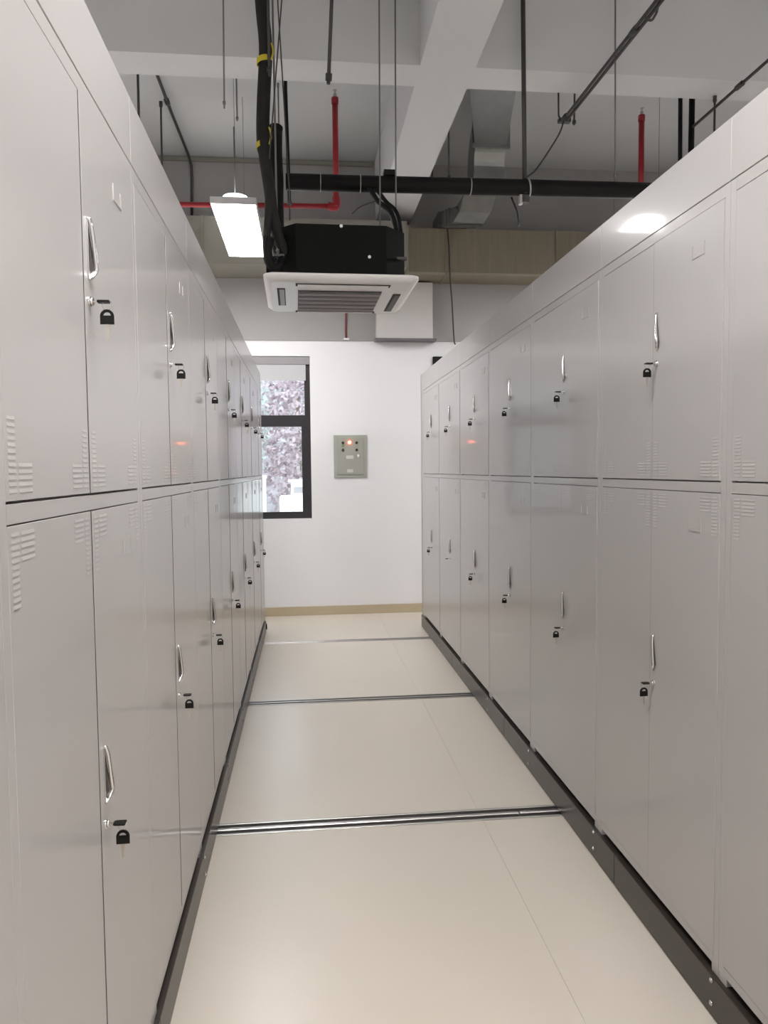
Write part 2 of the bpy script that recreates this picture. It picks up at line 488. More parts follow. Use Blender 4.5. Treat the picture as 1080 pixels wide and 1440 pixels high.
where_r = {0: 'the nearest complete right locker', 5: 'the farthest right locker'}
for k in range(0, 7):
    for up in (True, False):
        z = 1.957 if up else 0.878
        w = where_l.get(k, 'the %s left locker from the camera' % ORD[k])
        place(KEY0, (XL+PRD, YSL+W*k+0.030, z), math.pi/2, 'black keys in the %s door lock of %s' % ('upper' if up else 'lower', w), 'locker keys of the left row')
for k in range(0, 6):
    for up in (True, False):
        z = 1.957 if up else 0.878
        w = where_r.get(k, 'the %s right locker from the camera' % ORD[k])
        if k == 4 and not up:
            place(KEY1, (XR-PRD, YSR+W*k-0.030, z), -math.pi/2, 'lone black key without spare, lower door of fifth right locker from camera', 'locker keys of the right row')
        else:
            place(KEY0, (XR-PRD, YSR+W*k-0.030, z), -math.pi/2, 'black keys in the %s door lock of %s' % ('upper' if up else 'lower', w), 'locker keys of the right row')

# end closing panels of the rows
ep = thing('end_panel', 'narrow grey end panel closing the right locker row by the wall', 'panel', (XR, YSR+5.5*W, ZB))
obj('sheet', bx(0.0, DEP, 0.002, 0.13, 0.0, ZTOP, bev=0.002), M_LOCK, ep)
obj('edge_trim', bx(-0.004, 0.012, 0.118, 0.134, 0.0, ZTOP), M_STEEL, ep)
ep = thing('end_panel', 'narrow grey end panel closing the left locker row by the window', 'panel', (XL, YSL+6.5*W, ZB))
obj('sheet', bx(-DEP, 0.0, 0.002, 0.03, 0.0, ZTOP, bev=0.002), M_LOCK, ep)
obj('edge_trim', bx(-0.012, 0.004, 0.022, 0.034, 0.0, ZTOP), M_STEEL, ep)

# mobile bases that carry the rows
def make_base(xf, sgn, ya, yb, label, bolts):
    """xf front plane, sgn = direction into the cabinet"""
    t = thing('mobile_base', label, 'base', (xf, ya, 0))
    fx = -0.012*sgn
    xs = sorted((fx, 0.03*sgn))
    n = int(round((yb-ya)/1.8))
    L = (yb-ya)/n
    for i in range(n):
        obj('front_beam', bx(xs[0], xs[1], i*L+0.0008, (i+1)*L-0.0008, 0.004, ZB-0.001, bev=0.002), M_BASE, t)
    xb = sorted(((DEP-0.03)*sgn, (DEP+0.01)*sgn))
    obj('rear_beam', bx(xb[0], xb[1], 0, yb-ya, 0.004, ZB-0.001), M_BASE, t)
    xd = sorted((0.03*sgn, (DEP-0.03)*sgn))
    obj('deck', bx(xd[0], xd[1], 0, yb-ya, 0.09, ZB-0.001), M_BASE, t)
    for yb_ in bolts:
        for z in (0.043, 0.112):
            obj('bolt', lambda bm: (tube(bm, [(fx, 0, 0), (fx-0.004*sgn, 0, 0)], 0.0075, 8), tube(bm, [(fx-0.004*sgn, 0, 0), (fx-0.007*sgn, 0, 0)], [0.006, 0.003], 8)), M_CHROME, t, loc=(0, yb_-ya, z))
    for ry in RAILS:
        yc = (ry[0]+ry[1])/2
        if ya < yc < yb:
            obj('wheel', lambda bm: tube(bm, [(0.10*sgn, 0, 0.055), (0.10*sgn, 0.02, 0.055)], 0.05, 16), M_STEEL, t, loc=(0, yc-ya-0.01, 0))
    return t
bl_ = make_base(XL, -1, 0.20, YSL+6.5*W+0.035, 'dark brown steel base under the left locker row', [YSL+W*(k-0.5)-0.012 for k in range(0, 8)])
br_ = make_base(XR, 1, 1.08, YSR+5.5*W+0.135, 'dark brown steel base under the right locker row', [YSR+W*(k-0.5)+0.012 for k in range(0, 7)])
bm_ = thing('rubber_stopper', 'small black rubber stopper with pale tip at the far end of left base', 'stopper', (XL+0.006, YSL+6.5*W+0.045, 0.0))
obj('post', tb([(0, 0, 0.0), (0, 0, 0.035)], 0.012), M_WHITEP, bm_)
obj('bumper', tb([(0, 0, 0.035), (0, 0, 0.04), (0, 0, 0.085), (0, 0, 0.10)], [0.014, 0.019, 0.017, 0.006]), M_KEY, bm_)

# rails let into the floor
for i, (ya, yb) in enumerate(RAILS):
    lab = ['steel floor track nearest the camera, mostly below the picture', 'widest steel floor track, nearest across the cream aisle floor', 'middle steel floor track across the cream aisle floor', 'farthest thin steel floor track across the aisle near the end wall'][i]
    if i == 0: continue
    t = thing('floor_track', lab, 'track', (0, ya, -0.03), group='steel floor tracks')
    w = yb-ya
    xa, xb = XL-0.6, XR+0.6
    obj('bed', bx(xa, xb, 0.003, w-0.003, 0.0, 0.016), M_RAILBED, t)
    for (p, q) in ((0.0015, 0.016), (w-0.016, w-0.0015)):
        obj('edge_strip', bx(xa, xb, p, q, 0.0, 0.0325, bev=0.001), M_STEEL, t)
    for (p, q) in ((xa, 0.968), (0.970, xb)):
        obj('rail_bar', bx(p, q, w*0.40, w*0.58, 0.016, 0.034, bev=0.003), M_STEEL, t)

# ================================================================ END WALL FITTINGS
pn = thing('control_panel', 'sage grey metal control box with buttons and a red light on white wall', 'control box', (0.494, YW, 1.532))
obj('housing', bx(-0.183, 0.183, -0.020, 0, 0, 0.467, bev=0.003), M_PANEL, pn)
pd = obj('panel_door', bx(-0.150, 0.150, -0.032, -0.020, 0.030, 0.437, bev=0.002), M_PANELD, pn)
for (x, z, mm, nm) in ((-0.082, 0.382, M_BTN, 'button'), (0.070, 0.382, M_BTN, 'button'), (-0.082, 0.302, M_BTN, 'button'), (0.070, 0.302, M_BTN, 'button'), (-0.008, 0.386, M_LED, 'indicator_light')):
    o = obj(nm, lambda bm: tube(bm, [(0, -0.032, 0), (0, -0.040, 0), (0, -0.046, 0)], [0.015, 0.015, 0.010], 14), mm, pd, loc=(x, 0, z))
obj('button_ring', lambda bm: torus(bm, (-0.082, -0.034, 0.352), 0.010, 0.004, (0, 1, 0)), M_GREENB, pd)
obj('name_plate', bx(-0.048, 0.034, -0.034, -0.032, 0.204, 0.242), M_PLATE, pd)
obj('name_plate', bx(-0.038, 0.028, -0.034, -0.032, 0.054, 0.090), M_PLATE, pd)
obj('door_handle', lambda bm: (tube(bm, [(0.085, -0.032, 0.240), (0.085, -0.042, 0.240)], 0.014, 14), box(bm, 0.079, 0.091, -0.048, -0.040, 0.215, 0.262, bev=0.002)), M_CHROME, pd)

sd = thing('wall_sensor', 'small black device on the wall just above the far end of right lockers', 'device', (1.485, YW, 2.72))
obj('case', bx(-0.06, 0.06, -0.03, 0, 0, 0.145, bev=0.006), M_KEY, sd)
obj('clip', bx(-0.03, 0.03, -0.036, -0.03, 0.02, 0.05), M_GRILLE, sd)

wb = thing('white_duct_box', 'white boxed duct drop on the grey upper wall below the olive duct', 'duct', (1.10, YW-0.012, 3.02))
obj('box_shell', bx(-0.31, 0.305, -0.14, 0, 0.02, 0.622, bev=0.003), M_WHITEBOX, wb)
obj('bottom_ledge', bx(-0.33, 0.345, -0.15, 0, 0.0, 0.02), M_LEDGE, wb)

# ducts along the end wall
od = thing('olive_duct', 'olive brown rectangular duct along the end wall, right of air conditioner', 'duct', (1.08, 7.90, 3.665))
obj('wrap', bx(0.03, 4.2, 0, 0.380, 0, 0.478), M_OLIVE, od)
obj('end_flange', bx(0, 0.03, -0.018, 0.380, -0.015, 0.49), M_OLIVE2, od)
for i, x in enumerate((0.42, 1.62, 2.80)):
    obj('joint_flange', bx(x, x+0.022, -0.012, 0.380, -0.008, 0.486), M_OLIVE, od)
obj('bottom_strip', bx(0.03, 4.2, -0.008, 0.0, 0.0, 0.022), M_OLIVE2, od)
gd = thing('grey_duct', 'grey green duct section along the end wall behind the air conditioner', 'duct', (-3.4, 7.72, 3.69))
obj('duct_shell', bx(0, 4.47, 0, 0.560, 0, 0.46), M_GREYDUCT, gd)
for x in (1.2, 2.4, 3.6):
    obj('joint_flange', bx(x, x+0.02, -0.01, 0.560, -0.006, 0.467), M_GREYDUCT, gd)

# galvanised duct: under the slab, elbow down to the olive duct
gv = thing('galvanised_duct', 'shiny galvanised duct with bend dropping from ceiling to the olive duct', 'duct', (1.7, 7.2, 4.0))
G = Vector((1.7, 7.2, 4.0))
def rect(c, d, wx, h, s=0.0):
    """rectangle of width wx (x) and height h perpendicular to direction d in the yz plane"""
    c = Vector(c) - G
    n = Vector((0, -d[1], d[0]))      # in-plane normal
    ax = Vector((1, s, 0)).normalized()
    return [c - ax*wx/2 - n*h/2, c + ax*wx/2 - n*h/2, c + ax*wx/2 + n*h/2, c - ax*wx/2 + n*h/2]
obj('reducer', lambda bm: loft(bm, [rect((1.47, 5.40, 4.72), (1, 0), 0.40, 0.32), rect((1.49, 5.85, 4.71), (1, 0), 0.37, 0.32), rect((1.715, 6.80, 4.70), (1, 0), 0.295, 0.30)]), M_GALV, gv)
obj('flange', lambda bm: loft(bm, [rect((1.717, 6.79, 4.70), (1, 0), 0.35, 0.36), rect((1.725, 6.825, 4.70), (1, 0), 0.35, 0.36)]), M_GALV, gv)
def elbow(bm):
    R = []
    for i in range(9):
        a = math.radians(90*i/8)
        cy, cz, rr = 6.83, 4.40, 0.30
        R.append(rect((1.73+0.02*i/8, cy+rr*math.sin(a), cz+rr*math.cos(a)), (math.cos(a), -math.sin(a)), 0.29, 0.29))
    loft(bm, R)
obj('bend', elbow, M_GALV, gv)
obj('drop', lambda bm: loft(bm, [rect((1.75, 7.13, 4.40), (0, -1), 0.29, 0.29), rect((1.73, 7.13, 4.27), (0, -1), 0.28, 0.29), rect((1.70, 7.14, 4.19), (0, -1), 0.30, 0.29)]), M_GALV, gv)
obj('flange', lambda bm: loft(bm, [rect((1.695, 7.145, 4.195), (0, -1), 0.36, 0.35), rect((1.685, 7.145, 4.165), (0, -1), 0.36, 0.35)]), M_GALV, gv)
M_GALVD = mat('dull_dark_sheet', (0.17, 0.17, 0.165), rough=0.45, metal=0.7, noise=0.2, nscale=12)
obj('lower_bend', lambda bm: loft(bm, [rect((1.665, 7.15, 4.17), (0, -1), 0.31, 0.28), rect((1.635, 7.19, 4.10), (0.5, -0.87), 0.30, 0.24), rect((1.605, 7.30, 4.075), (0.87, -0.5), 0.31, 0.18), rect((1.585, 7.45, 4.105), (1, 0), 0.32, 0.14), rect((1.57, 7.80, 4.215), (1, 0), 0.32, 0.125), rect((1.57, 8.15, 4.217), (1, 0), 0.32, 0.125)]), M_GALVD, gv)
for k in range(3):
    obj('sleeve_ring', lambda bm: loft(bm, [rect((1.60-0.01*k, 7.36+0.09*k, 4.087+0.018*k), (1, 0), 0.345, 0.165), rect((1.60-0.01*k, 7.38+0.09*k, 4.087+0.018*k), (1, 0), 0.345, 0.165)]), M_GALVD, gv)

# ================================================================ AIR CONDITIONER
ac = thing('cassette_air_conditioner', 'white cassette air conditioner with black casing hung from the ceiling', 'air conditioner', (0.231, 5.02, 2.745), rz=math.radians(0.8))
def acpanel(bm):
    # frame with chamfered rim: outer top ring, outer lower ring, inner flat ring, openings left free
    def ring(h, z, cr):
        p = []
        for sx, sy, a0 in ((1, 1, 0), (-1, 1, 90), (-1, -1, 180), (1, -1, 270)):
            for k in range(5):
                a = math.radians(a0 + 90*k/4)
                p.append((sx*(h-cr)+cr*math.cos(a), sy*(h-cr)+cr*math.sin(a), z))
        return p
    rings = [[bm.verts.new(p) for p in r] for r in (ring(0.455, 0.050, 0.05), ring(0.472, 0.044, 0.06), ring(0.472, 0.028, 0.06), ring(0.440, 0.004, 0.05), ring(0.425, 0.0, 0.05))]
    n = len(rings[0])
    for A, B in zip(rings, rings[1:]):
        for k in range(n):
            f = bm.faces.new((A[k], A[(k+1) % n], B[(k+1) % n], B[k])); f.smooth = True
    bm.faces.new(rings[0])
    bm.faces.new(list(reversed(rings[-1])))
obj('panel', acpanel, M_WHITEP, ac)
def octa(h, c): return [(h, h-c), (h-c, h), (-h+c, h), (-h, h-c), (-h, -h+c), (-h+c, -h), (h-c, -h), (h, -h+c)]
bd = obj('casing', lambda bm: prism(bm, octa(0.405, 0.13), 'z', 0.050, 0.355), M_ACBODY, ac)
for p in ((0.0, -0.406, 0.345), (0.17, -0.407, 0.165)):
    obj('screw', lambda bm: tube(bm, [(p[0], p[1]+0.002, p[2]), (p[0], p[1]-0.006, p[2])], 0.010, 8), M_STEEL, bd)
gr = obj('grille', bx(-0.265, 0.265, -0.225, 0.335, -0.006, 0.003), M_GRILLE, ac)
for i in range(5):
    yy = -0.155 + i*0.115
    obj('grille_slat', lambda bm: prism(bm, [(-0.012, -0.006), (0.002, -0.006), (0.010, -0.014), (-0.002, -0.014)], 'x', -0.262, 0.262), M_SLATP, gr, loc=(0, yy-0.005, 0))
for (x0_, x1_, y0_, y1_) in ((-0.395, -0.345, -0.27, 0.20), (0.345, 0.395, -0.17, 0.34), (-0.28, 0.30, -0.400, -0.345), (-0.28, 0.28, 0.37, 0.41)):
    s = obj('air_outlet', bx(x0_, x1_, y0_, y1_, -0.004, 0.004), M_DARKIN, ac)
    if x1_-x0_ < 0.1:
        obj('flap', bx(x0_+0.014, x1_-0.006, y0_+0.012, y1_-0.012, -0.007, -0.003), M_SLATP if x0_ < 0 else M_GRILLE, s)
    else:
        obj('flap', bx(x0_+0.012, x1_-0.012, y0_+0.008, y1_-0.014, -0.008, -0.003), M_WHITEP, s)
for sx in (-1, 1):
    for sy in (-1, 1):
        obj('hanger_bracket', bx(sx*0.375-0.03, sx*0.375+0.03, sy*0.355-0.02, sy*0.355+0.02, 0.165, 0.18), M_ROD, ac)
obj('pipe_stub', bx(-0.46, -0.36, -0.25, 0.02, 0.06, 0.20), M_BLACK, ac)

def rod(name, label, p0, p1, r, material=None, nut=True, cat='rod', group='ceiling hanger rods'):
    t = thing(name, label, cat, p1, group=group)
    d = Vector(p0) - Vector(p1)
    obj('shaft', tb([(0, 0, 0), d], r, 8), material or M_ROD, t)
    if nut: obj('nut', tb([d*0.02, d*0.02+d.normalized()*r*3], r*2.0, 6), material or M_ROD, t)
    obj('anchor', tb([d, d-d.normalized()*r*5], r*1.8, 8), material or M_ROD, t)
    return t
rod('hanger_rod', 'thin rod holding the front left corner of the air conditioner', (-0.155, 4.66, SLAB), (-0.150, 4.665, 2.90), 0.006, M_RODT)
rod('hanger_rod', 'thin rod on the right side of the air conditioner top, right of its twin', (0.620, 4.93, SLAB), (0.610, 4.93, 3.10), 0.005, M_RODT)
rod('hanger_rod', 'thin rod at the back left corner of the air conditioner', (-0.150, 5.385, 4.30), (-0.148, 5.385, 2.92), 0.005, M_RODT)
rod('hanger_rod', 'thin rod on the air conditioner top, left twin of the right pair', (0.512, 4.89, SLAB), (0.502, 4.89, 3.10), 0.005, M_RODT)
rod('hanger_rod', 'thick grey rod with clamp holding the black pipe on the right', (1.478, 5.0, SLAB), (1.494, 5.0, 3.42), 0.016, M_ROD)
rod('hanger_rod', 'very thin rod dropping to the black pipe far right', (2.106, 4.98, SLAB), (2.116, 4.98, 3.55), 0.006, M_RODT)
rod('hanger_rod', 'faint pale rod in front of the left ceiling beam', (-0.431, 4.6, SLAB), (-0.445, 4.6, 3.75), 0.005, M_RODT)
rod('hanger_rod', 'short dark slanted rod ending above the red pipe top', (0.225, 4.5, SLAB), (0.167, 4.5, 3.867), 0.011, M_ROD)
rod('hanger_rod', 'short rod just right of the charcoal pipe bundle', (-0.174, 4.5, SLAB), (-0.173, 4.5, 3.897), 0.008, M_ROD)
rod('hanger_rod', 'dark rod at far left above the locker edge', (-1.24, 6.1, SLAB), (-1.245, 6.1, 4.0), 0.010, M_ROD)
rod('hanger_rod', 'thin dark rod left of the bent conduit', (-1.25, 7.1, SLAB), (-1.255, 7.1, 4.2), 0.009, M_ROD)
rod('hanger_rod', 'small rod stub with dark tip below the left ceiling beam', (-0.50, 6.2, SLAB), (-0.50, 6.2, 4.40), 0.006, M_RODT)
rod('hanger_rod', 'dark rod hanging left of the galvanised duct beside another', (1.21, 6.2, SLAB), (1.21, 6.2, 3.98), 0.008, M_ROD)
rod('hanger_rod', 'dark rod with bolt hanging beside the beam edge, left of the galvanised duct', (1.245, 7.2, SLAB), (1.245, 7.2, 4.28), 0.008, M_ROD)
rod('hanger_rod', 'short dark stub under the right ceiling beam near the red pipe', (2.21, 6.0, SLAB), (2.20, 6.0, 4.38), 0.008, M_ROD)
rod('hanger_rod', 'short grey stub above the right lockers near the border', (3.0, 5.3, 4.30), (3.0, 5.3, 3.6), 0.008, M_ROD)

# two crossing thin wires left of centre
tag(obj('hanging_wire', tb([(-0.128, 4.55, SLAB), (-0.120, 4.55, 4.35), (-0.072, 4.62, 3.3), (-0.072, 4.62, 3.12)], 0.0045, 6), M_ROD), 'thin wire slanting right, crossing another beside the pipe bundle', 'wire')
tag(obj('hanging_wire', tb([(-0.085, 4.50, SLAB), (-0.093, 4.50, 4.35), (-0.185, 4.55, 3.45)], 0.0045, 6), M_ROD), 'thin wire slanting left, tied to the pipe bundle with yellow', 'wire')

# ================================================================ PIPES
bp_ = thing('insulated_pipe', 'long black insulated pipe running across above the air conditioner', 'pipe', (1.0, 5.0, 3.50))
O = Vector((1.0, 5.0, 3.50))
def rel(pts): return [Vector(p)-O for p in pts]
obj('run', lambda bm: tube(bm, rel([(-0.10, 5.0, 3.488), (0.6, 5.0, 3.49), (1.5, 5.0, 3.497), (3.6, 5.0, 3.505)]), 0.052, 16), M_BLACK, bp_)
obj('riser', lambda bm: tube(bm, rel(spline([(-0.155, 4.93, 3.80), (-0.160, 4.97, 3.77), (-0.163, 4.99, 3.66), (-0.158, 5.0, 3.49), (-0.160, 4.99, 3.36), (-0.155, 4.97, 3.10), (-0.13, 4.93, 2.96), (-0.11, 4.92, 2.90)])), 0.044, 14), M_BLACK, bp_)
for x in (0.125, 0.385, 1.12):
    obj('tie', lambda bm: torus(bm, (x-1.0, 0, -0.010), 0.0535, 0.003, (1, 0, 0.0)), M_STEEL, bp_)
obj('clamp', lambda bm: (torus(bm, (0.515, 0, -0.003), 0.057, 0.006, (1, 0, 0.15)), box(bm, 0.455, 0.475, -0.02, 0.02, -0.115, -0.055)), M_STEEL, bp_)
obj('clamp_lug', bx(0.47, 0.52, -0.02, 0.02, -0.105, -0.055), M_ROD, bp_)
obj('saddle', bx(-0.46, -0.38, -0.035, 0.035, 0.045, 0.075), M_BLACK, bp_)

pb = thing('pipe_bundle', 'thick charcoal wrapped pipe bundle with yellow ties dropping to the air conditioner', 'pipe bundle', (-0.15, 4.6, 2.86))
O2 = Vector((-0.15, 4.6, 2.86))
main = spline([(-0.228, 4.60, SLAB), (-0.226, 4.60, 4.6), (-0.212, 4.6, 4.32), (-0.197, 4.6, 4.10), (-0.214, 4.6, 3.82), (-0.222, 4.6, 3.62), (-0.214, 4.6, 3.48), (-0.190, 4.62, 3.30), (-0.172, 4.64, 3.14), (-0.125, 4.68, 2.98), (-0.08, 4.72, 2.93)])
obj('wrapped_pipe', lambda bm: tube(bm, [p-O2 for p in main], [0.040 if p.z > 3.5 else 0.036 for p in main], 14), M_GREYINS, pb)
side = spline([(-0.198, 4.60, 3.44), (-0.195, 4.60, 3.26), (-0.205, 4.60, 3.08), (-0.215, 4.61, 2.95), (-0.205, 4.64, 2.87), (-0.16, 4.68, 2.86)])
obj('drain_hose', lambda bm: tube(bm, [p-O2 for p in side], 0.022, 12), M_GREYINS, pb)
loop = spline([(-0.19, 4.58, 3.00), (-0.205, 4.58, 2.92), (-0.19, 4.60, 2.85), (-0.15, 4.62, 2.84), (-0.12, 4.66, 2.90)])
obj('elbow_wrap', lambda bm: tube(bm, [p-O2 for p in loop], 0.026, 12), M_BLACK, pb)
for (x, z, rr) in ((-0.208, 4.03, 0.043), (-0.224, 3.545, 0.039)):
    def tie(bm):
        c = Vector((x, 4.6, z))-O2
        pts = [c + Vector((rr*math.cos(a), rr*math.sin(a), 0.008*math.sin(a+2))) for a in [2*math.pi*i/24 for i in range(25)]]
        for k in range(24):
            a, b = pts[k], pts[k+1]
            vs = [bm.verts.new(v) for v in (a-Vector((0, 0, .016)), b-Vector((0, 0, .016)), b+Vector((0, 0, .016)), a+Vector((0, 0, .016)))]
            bm.faces.new(vs)
        bmesh.ops.remove_doubles(bm, verts=bm.verts[:], dist=1e-5)
        bmesh.ops.solidify(bm, geom=bm.faces[:], thickness=0.004)
    obj('yellow_tie', tie, M_YELLOW, pb)
    obj('yellow_tie_tail', lambda bm: tube(bm, [Vector(p)-O2 for p in spline([(x+rr, 4.58, z), (x+rr+0.012, 4.57, z+0.04), (x+rr+0.004, 4.58, z+0.09), (x+rr-0.02, 4.6, z+0.11)])], 0.006, 6), M_YELLOW, pb)

hs = thing('black_hose', 'two black hoses curving from the long pipe down to the air conditioner', 'hose', (0.45, 4.95, 3.44))
O3 = Vector((0.45, 4.95, 3.44))
obj('hose', lambda bm: tube(bm, [p-O3 for p in spline([(0.44, 4.97, 3.46), (0.49, 4.93, 3.36), (0.57, 4.88, 3.27), (0.605, 4.85, 3.13), (0.615, 4.85, 2.98), (0.60, 4.88, 2.90)])], 0.017, 10), M_BLACK, hs)
obj('hose', lambda bm: tube(bm, [p-O3 for p in spline([(0.48, 4.97, 3.46), (0.55, 4.95, 3.36), (0.615, 4.92, 3.28), (0.64, 4.90, 3.13), (0.645, 4.90, 2.98), (0.62, 4.92, 2.88)])], 0.014, 10), M_BLACK, hs)

def sprinkler(label, x, y, ztop, zbot, branch):
    t = thing('sprinkler_pipe', label, 'pipe', (x, y, zbot), group='red sprinkler pipes')
    obj('drop_pipe', tb([(0, 0, 0), (0, 0, ztop-zbot)], 0.024, 12), M_RED, t)
    obj('elbow', tb(spline([(0, 0, 0.07), (0, 0, 0.01), (-0.012*branch, 0, -0.004), (-0.07*branch, 0, 0.0)]), 0.034, 12), M_RED, t)
    obj('branch_pipe', tb([(-0.04*branch, 0, 0.0), (-2.6*branch, 0, -0.04)], 0.021, 12), M_RED, t)
    obj('sprinkler_head', lambda bm: (tube(bm, [(0, 0, ztop-zbot), (0, 0, ztop-zbot+0.03)], 0.014, 10), tube(bm, [(0, 0, ztop-zbot+0.03), (0, 0, ztop-zbot+0.055)], 0.005, 8), tube(bm, [(0, 0, ztop-zbot+0.055), (0, 0, ztop-zbot+0.06)], 0.018, 12)), M_STEEL, t)
    obj('pipe_hanger', tb([(-2.3*branch, 0, -0.03), (-2.3*branch, 0, SLAB-zbot)], 0.006, 8), M_ROD, t)
    obj('coupling', tb([(0, 0, ztop-zbot-0.05), (0, 0, ztop-zbot)], 0.029, 12), M_RED, t)
    return t
sprinkler('red sprinkler pipe with elbow left of centre above the air conditioner', 0.285, 6.3, 4.66, 3.79, 1)
sprinkler('red sprinkler pipe rising behind the right lockers', 2.908, 6.3, 4.62, 3.80, -1)
rs = thing('red_cable_drop', 'short dark red cable dropping down the upper wall below the air conditioner', 'cable', (0.465, YW-0.03, 3.045))
obj('cable', tb([(0, 0, 0.0), (-0.004, 0, 0.10), (0.002, 0, 0.34), (0.0, 0, 0.62)], 0.010, 8), mat('dark_red_cable', (0.16, 0.03, 0.03), rough=0.5), rs)
obj('clip', bx(-0.03, 0.03, -0.012, 0.018, -0.008, 0.012), M_WHITEP, rs)

def vpipe(label, x0, z0, x1, z1, y, r):
    t = thing('black_vertical_pipe', label, 'pipe', (x1, y, z1), group='black vertical pipes above the right lockers')
    obj('pipe', tb([(0, 0, 0), (x0-x1, 0, z0-z1)], r, 12), M_BLACK, t)
    obj('collar', tb([(0, 0, 0), (0, 0, 0.02)], r*1.3, 12), M_ROD, t)
vpipe('thinner black vertical pipe above the right lockers, left of its pair', 2.888, SLAB, 2.905, 2.9, 5.6, 0.016)
vpipe('thicker black vertical pipe above the right lockers, right of its pair', 2.990, SLAB, 2.975, 2.9, 5.6, 0.022)
t = thing('black_vertical_pipe', 'slim black pipe dropping from the beam behind the pipe bundle', 'pipe', (-0.085, 5.45, 3.5))
obj('pipe', tb([(0, 0, 0), (-0.015, 0, 0.8), (-0.01, 0, SLAB-3.5)], 0.013, 10), M_BLACK, t)
obj('collar', tb([(0, 0, 0), (0, 0, 0.02)], 0.018, 10), M_ROD, t)

# conduits under the ceiling
def conduit(label, pts, r, couplings=(), material=None, smooth=False):
    o = Vector(pts[-1])
    t = thing('conduit', label, 'conduit', o)
    P = [Vector(p)-o for p in pts]
    Q = spline([tuple(p) for p in P]) if smooth else P
    obj('tube', tb(Q, r, 10), material or M_ROD, t)
    for c in couplings:
        a = Vector(c)-o
        d = (P[1]-P[0]).normalized()
        obj('coupling', tb([a-d*0.035, a+d*0.035], r*1.7, 10), material or M_ROD, t)
    return t
c1 = conduit('double dark conduit running toward the camera under the ceiling at right', [(2.00, 3.2, 4.2), (1.945, 5.55, 4.2)], 0.011, [(1.982, 4.0, 4.2), (1.978, 4.4, 4.2), (1.945, 5.50, 4.2)])
obj('tube', tb([(0.03, 0, 0.0), (0.085, -2.35, 0.0)], 0.011, 10), M_ROD, c1)
obj('clip', bx(-0.03, 0.06, -0.02, 0.02, -0.014, 0.014), M_ROD, c1)
obj('hook', tb(spline([(0.02, 0, 0), (-0.02, 0.0, 0.02), (-0.03, 0, 0.12), (-0.03, 0, 0.7)]), 0.007, 8), M_ROD, c1)
obj('hook', tb(spline([(0.005, -1.35, -0.02), (0.02, -1.35, -0.05), (0.06, -1.35, -0.04), (0.09, -1.35, 0.1), (0.09, -1.35, 0.7)]), 0.007, 8), M_ROD, c1)
tag(obj('thin_cable', tb(spline([(1.945, 5.52, 4.18), (1.86, 5.40, 4.02), (1.62, 5.12, 3.68), (1.52, 5.03, 3.58)]), 0.006, 8), M_ROD), 'thin dark cable from the conduit end down to the black pipe clamp', 'cable')
conduit('single conduit under the ceiling beside the black vertical pipes at right', [(2.98, 3.4, 4.2), (2.978, 5.56, 4.2)], 0.011, [(2.978, 4.95, 4.2)])
conduit('dark bent conduit along the ceiling, then down the end wall at far left', [(-1.18, 5.6, 4.905), (-1.175, 7.2, 4.905), (-1.160, 8.12, 4.895), (-1.155, 8.265, 4.84), (-1.155, 8.275, 4.70), (-1.165, 8.275, 4.34)], 0.014, [(-1.178, 7.0, 4.905)])
tag(obj('wall_cable', tb(spline([(1.52, 7.88, 4.16), (1.535, 7.875, 3.95), (1.545, 7.88, 3.66), (1.60, 8.05, 3.4), (1.66, 8.25, 3.06), (1.68, 8.28, 3.0)]), 0.008, 8), M_ROD), 'thin dark cable hanging over the olive duct down to the wall', 'cable')
tag(obj('thin_cable', tb(spline([(0.50, 7.60, 4.17), (0.62, 7.55, 4.24), (0.95, 7.5, 4.33), (1.30, 7.3, 4.33)]), 0.007, 8), M_ROD), 'thin dark cable sagging behind the hoses toward the galvanised duct', 'cable')
tag(obj('surface_trunking', bx(-3.4, 0.78, YW-0.045, YW-0.012, SLAB-0.05, SLAB-0.008), M_GREYDUCT), 'narrow grey trunking where the ceiling meets the end wall', 'trunking')
tag(obj('thin_cable', tb(spline([(1.60, 5.5, 3.44), (1.57, 5.4, 3.38), (1.50, 5.2, 3.40), (1.42, 5.06, 3.45)]), 0.007, 8), M_BLACK), 'short black cable looping below the long pipe beside its clamp', 'cable')

# ================================================================ LAMPS
def lamp(label, x, y, z):
    t = thing('led_panel_lamp', label, 'lamp', (x, y, z), group='ceiling led panel lamps')
    def house(bm):
        box(bm, -0.172, 0.172, -0.69, 0.69, 0.006, 0.060, bev=0.004)
    obj('housing', house, M_LAMPBODY, t)
    obj('diffuser', bx(-0.162, 0.162, -0.68, 0.68, 0.0, 0.0065), M_LAMP, t)
    for sy in (-1, 1):
        obj('suspension_wire', tb([(0, sy*0.45, 0.055), (0, sy*0.45, SLAB-z)], 0.002, 6), M_RODT, t)
    return t
lamp('bright white led panel lamp left of the air conditioner', -0.512, 6.51, 3.615)
for (x, y, w_) in ((0.15, 1.25, 'over the aisle above the camera'), (0.30, -2.2, 'over the aisle behind the camera'),
                (2.95, 6.51, 'beyond the right lockers far'), (2.95, 2.0, 'beyond the right lockers near'),
                (-3.2, 6.51, 'beyond the left lockers far'), (-3.2, 2.0, 'beyond the left lockers near'), (2.95, -2.2, 'behind the camera to the right')):
    lamp('added white led panel lamp out of the picture, ' + w_, x, y, 3.615)  # unseen lamps added to raise the light level of the room
dl = thing('round_lamp', 'small round white lamp just behind the near end of led panel', 'lamp', (-0.642, 7.55, 4.235))
obj('dome', lambda bm: tube(bm, [(0, 0, -0.012), (0, 0, 0.0), (0, 0, 0.02), (0, 0, 0.045)], [0.08, 0.120, 0.128, 0.120], 24), M_LAMP2, dl)
obj('stem', tb([(0, 0, 0.045), (0, 0, SLAB-4.235)], 0.008, 8), M_RODT, dl)

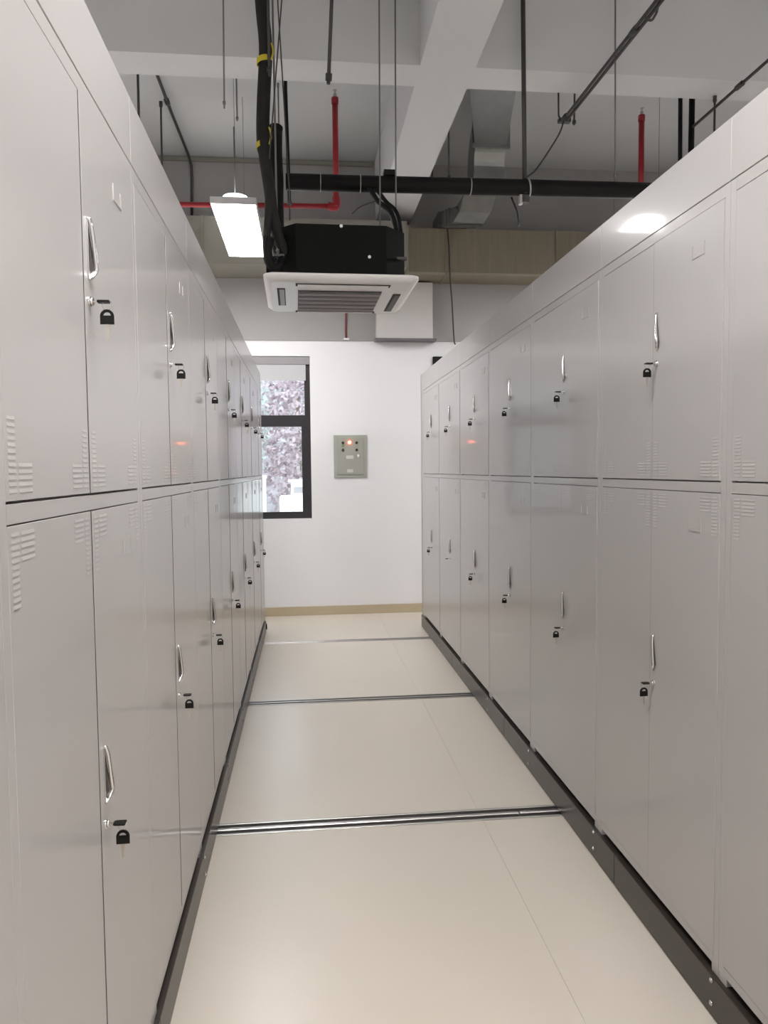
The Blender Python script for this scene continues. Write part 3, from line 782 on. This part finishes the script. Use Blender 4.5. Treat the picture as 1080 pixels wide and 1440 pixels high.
# ================================================================ OUTSIDE THE WINDOW
gnd = struct('outdoor_ground', bx(-30, 30, YW+0.4, 45, -0.9, -0.6), M_GROUND)
random.seed(3)
pl = thing('white_pillar', 'white square gate pillar outside the window', 'pillar', (-0.90, 15.0, -0.6))
obj('shaft', bx(-0.11, 0.10, -0.11, 0.11, 0, 2.06), M_CONC, pl)
obj('cap', bx(-0.13, 0.12, -0.13, 0.13, 2.06, 2.12), M_CONC, pl)
hb = thing('white_hut', 'low white hut with a dark opening outside the window', 'building', (-0.28, 17.0, -0.6))
obj('walls', bx(-0.32, 0.9, 0, 1.2, 0, 1.62), M_CONC, hb)
obj('upper_walls', bx(-0.06, 0.9, 0.05, 1.2, 1.62, 1.95), M_CONC, hb)
obj('opening', bx(0.0, 0.20, 0.03, 0.06, 1.70, 1.84), M_BLINDBOX, hb)
obj('roof_edge', bx(-0.12, 0.95, -0.02, 1.2, 1.95, 2.0), M_CONC, hb)
obj('pier', bx(-0.02, 0.0, -0.02, 0.0, 0, 1.6), M_PLATE, hb)

def tree(label, x, y, z0, h, rx, m_, n=2600):
    t = thing('garden_tree', label, 'tree', (x, y, z0), group='trees outside the window')
    obj('trunk', tb(spline([(0, 0, 0), (0.05, 0, h*0.4), (-0.05, 0.05, h*0.75)]), [0.09]*17 if False else 0.07, 8), M_BARK, t)
    def crown(bm):
        for i in range(n):
            while True:
                p = Vector((random.uniform(-1, 1), random.uniform(-1, 1), random.uniform(-1, 1)))
                if p.length < 1: break
            c = Vector((p.x*rx, p.y*rx*0.6, h*0.56 + p.z*h*0.46))
            a = Vector((random.gauss(0, 1), random.gauss(0, 1), random.gauss(0, 1))).normalized()
            b = a.orthogonal().normalized()
            s = random.uniform(0.06, 0.13)
            bm.faces.new([bm.verts.new(c+v) for v in (a*s, b*s*0.6, -a*s, -b*s*0.6)])
    f = obj('foliage', crown, m_, t); f['kind'] = 'stuff'
tree('grey green tree seen through the upper window pane', -2.6, 19.5, -0.6, 6.4, 1.7, LEAVES[0], 3000)
tree('pink grey tree in the middle of the window view', -0.15, 23.0, -0.6, 6.0, 1.5, LEAVES[1], 3000)
tree('pale leafy tree at the right of the window view', 2.4, 25.5, -0.6, 7.0, 1.7, LEAVES[2], 3000)
tree('tall pale tree farther back behind the other trees', -2.5, 28.0, -0.6, 9.0, 2.4, LEAVES[2], 4000)
def bank(bm):
    nx, nz = 130, 44
    g = [[bm.verts.new((-16+32*i/nx, 2.2*(k/nz)+random.uniform(-.16, .16), 10.5*k/nz+random.uniform(-.1, .1))) for i in range(nx+1)] for k in range(nz+1)]
    for k in range(nz):
        for i in range(nx): bm.faces.new((g[k][i], g[k][i+1], g[k+1][i+1], g[k+1][i]))
    bmesh.ops.solidify(bm, geom=bm.faces[:], thickness=0.3)
hk = obj('wooded_bank', bank, leafmat('pale_hazy_foliage', (0.50, 0.48, 0.50)), loc=(0, 32.0, -0.8))
tag(hk, 'pale hazy wooded bank behind the trees outside the window', 'bank')
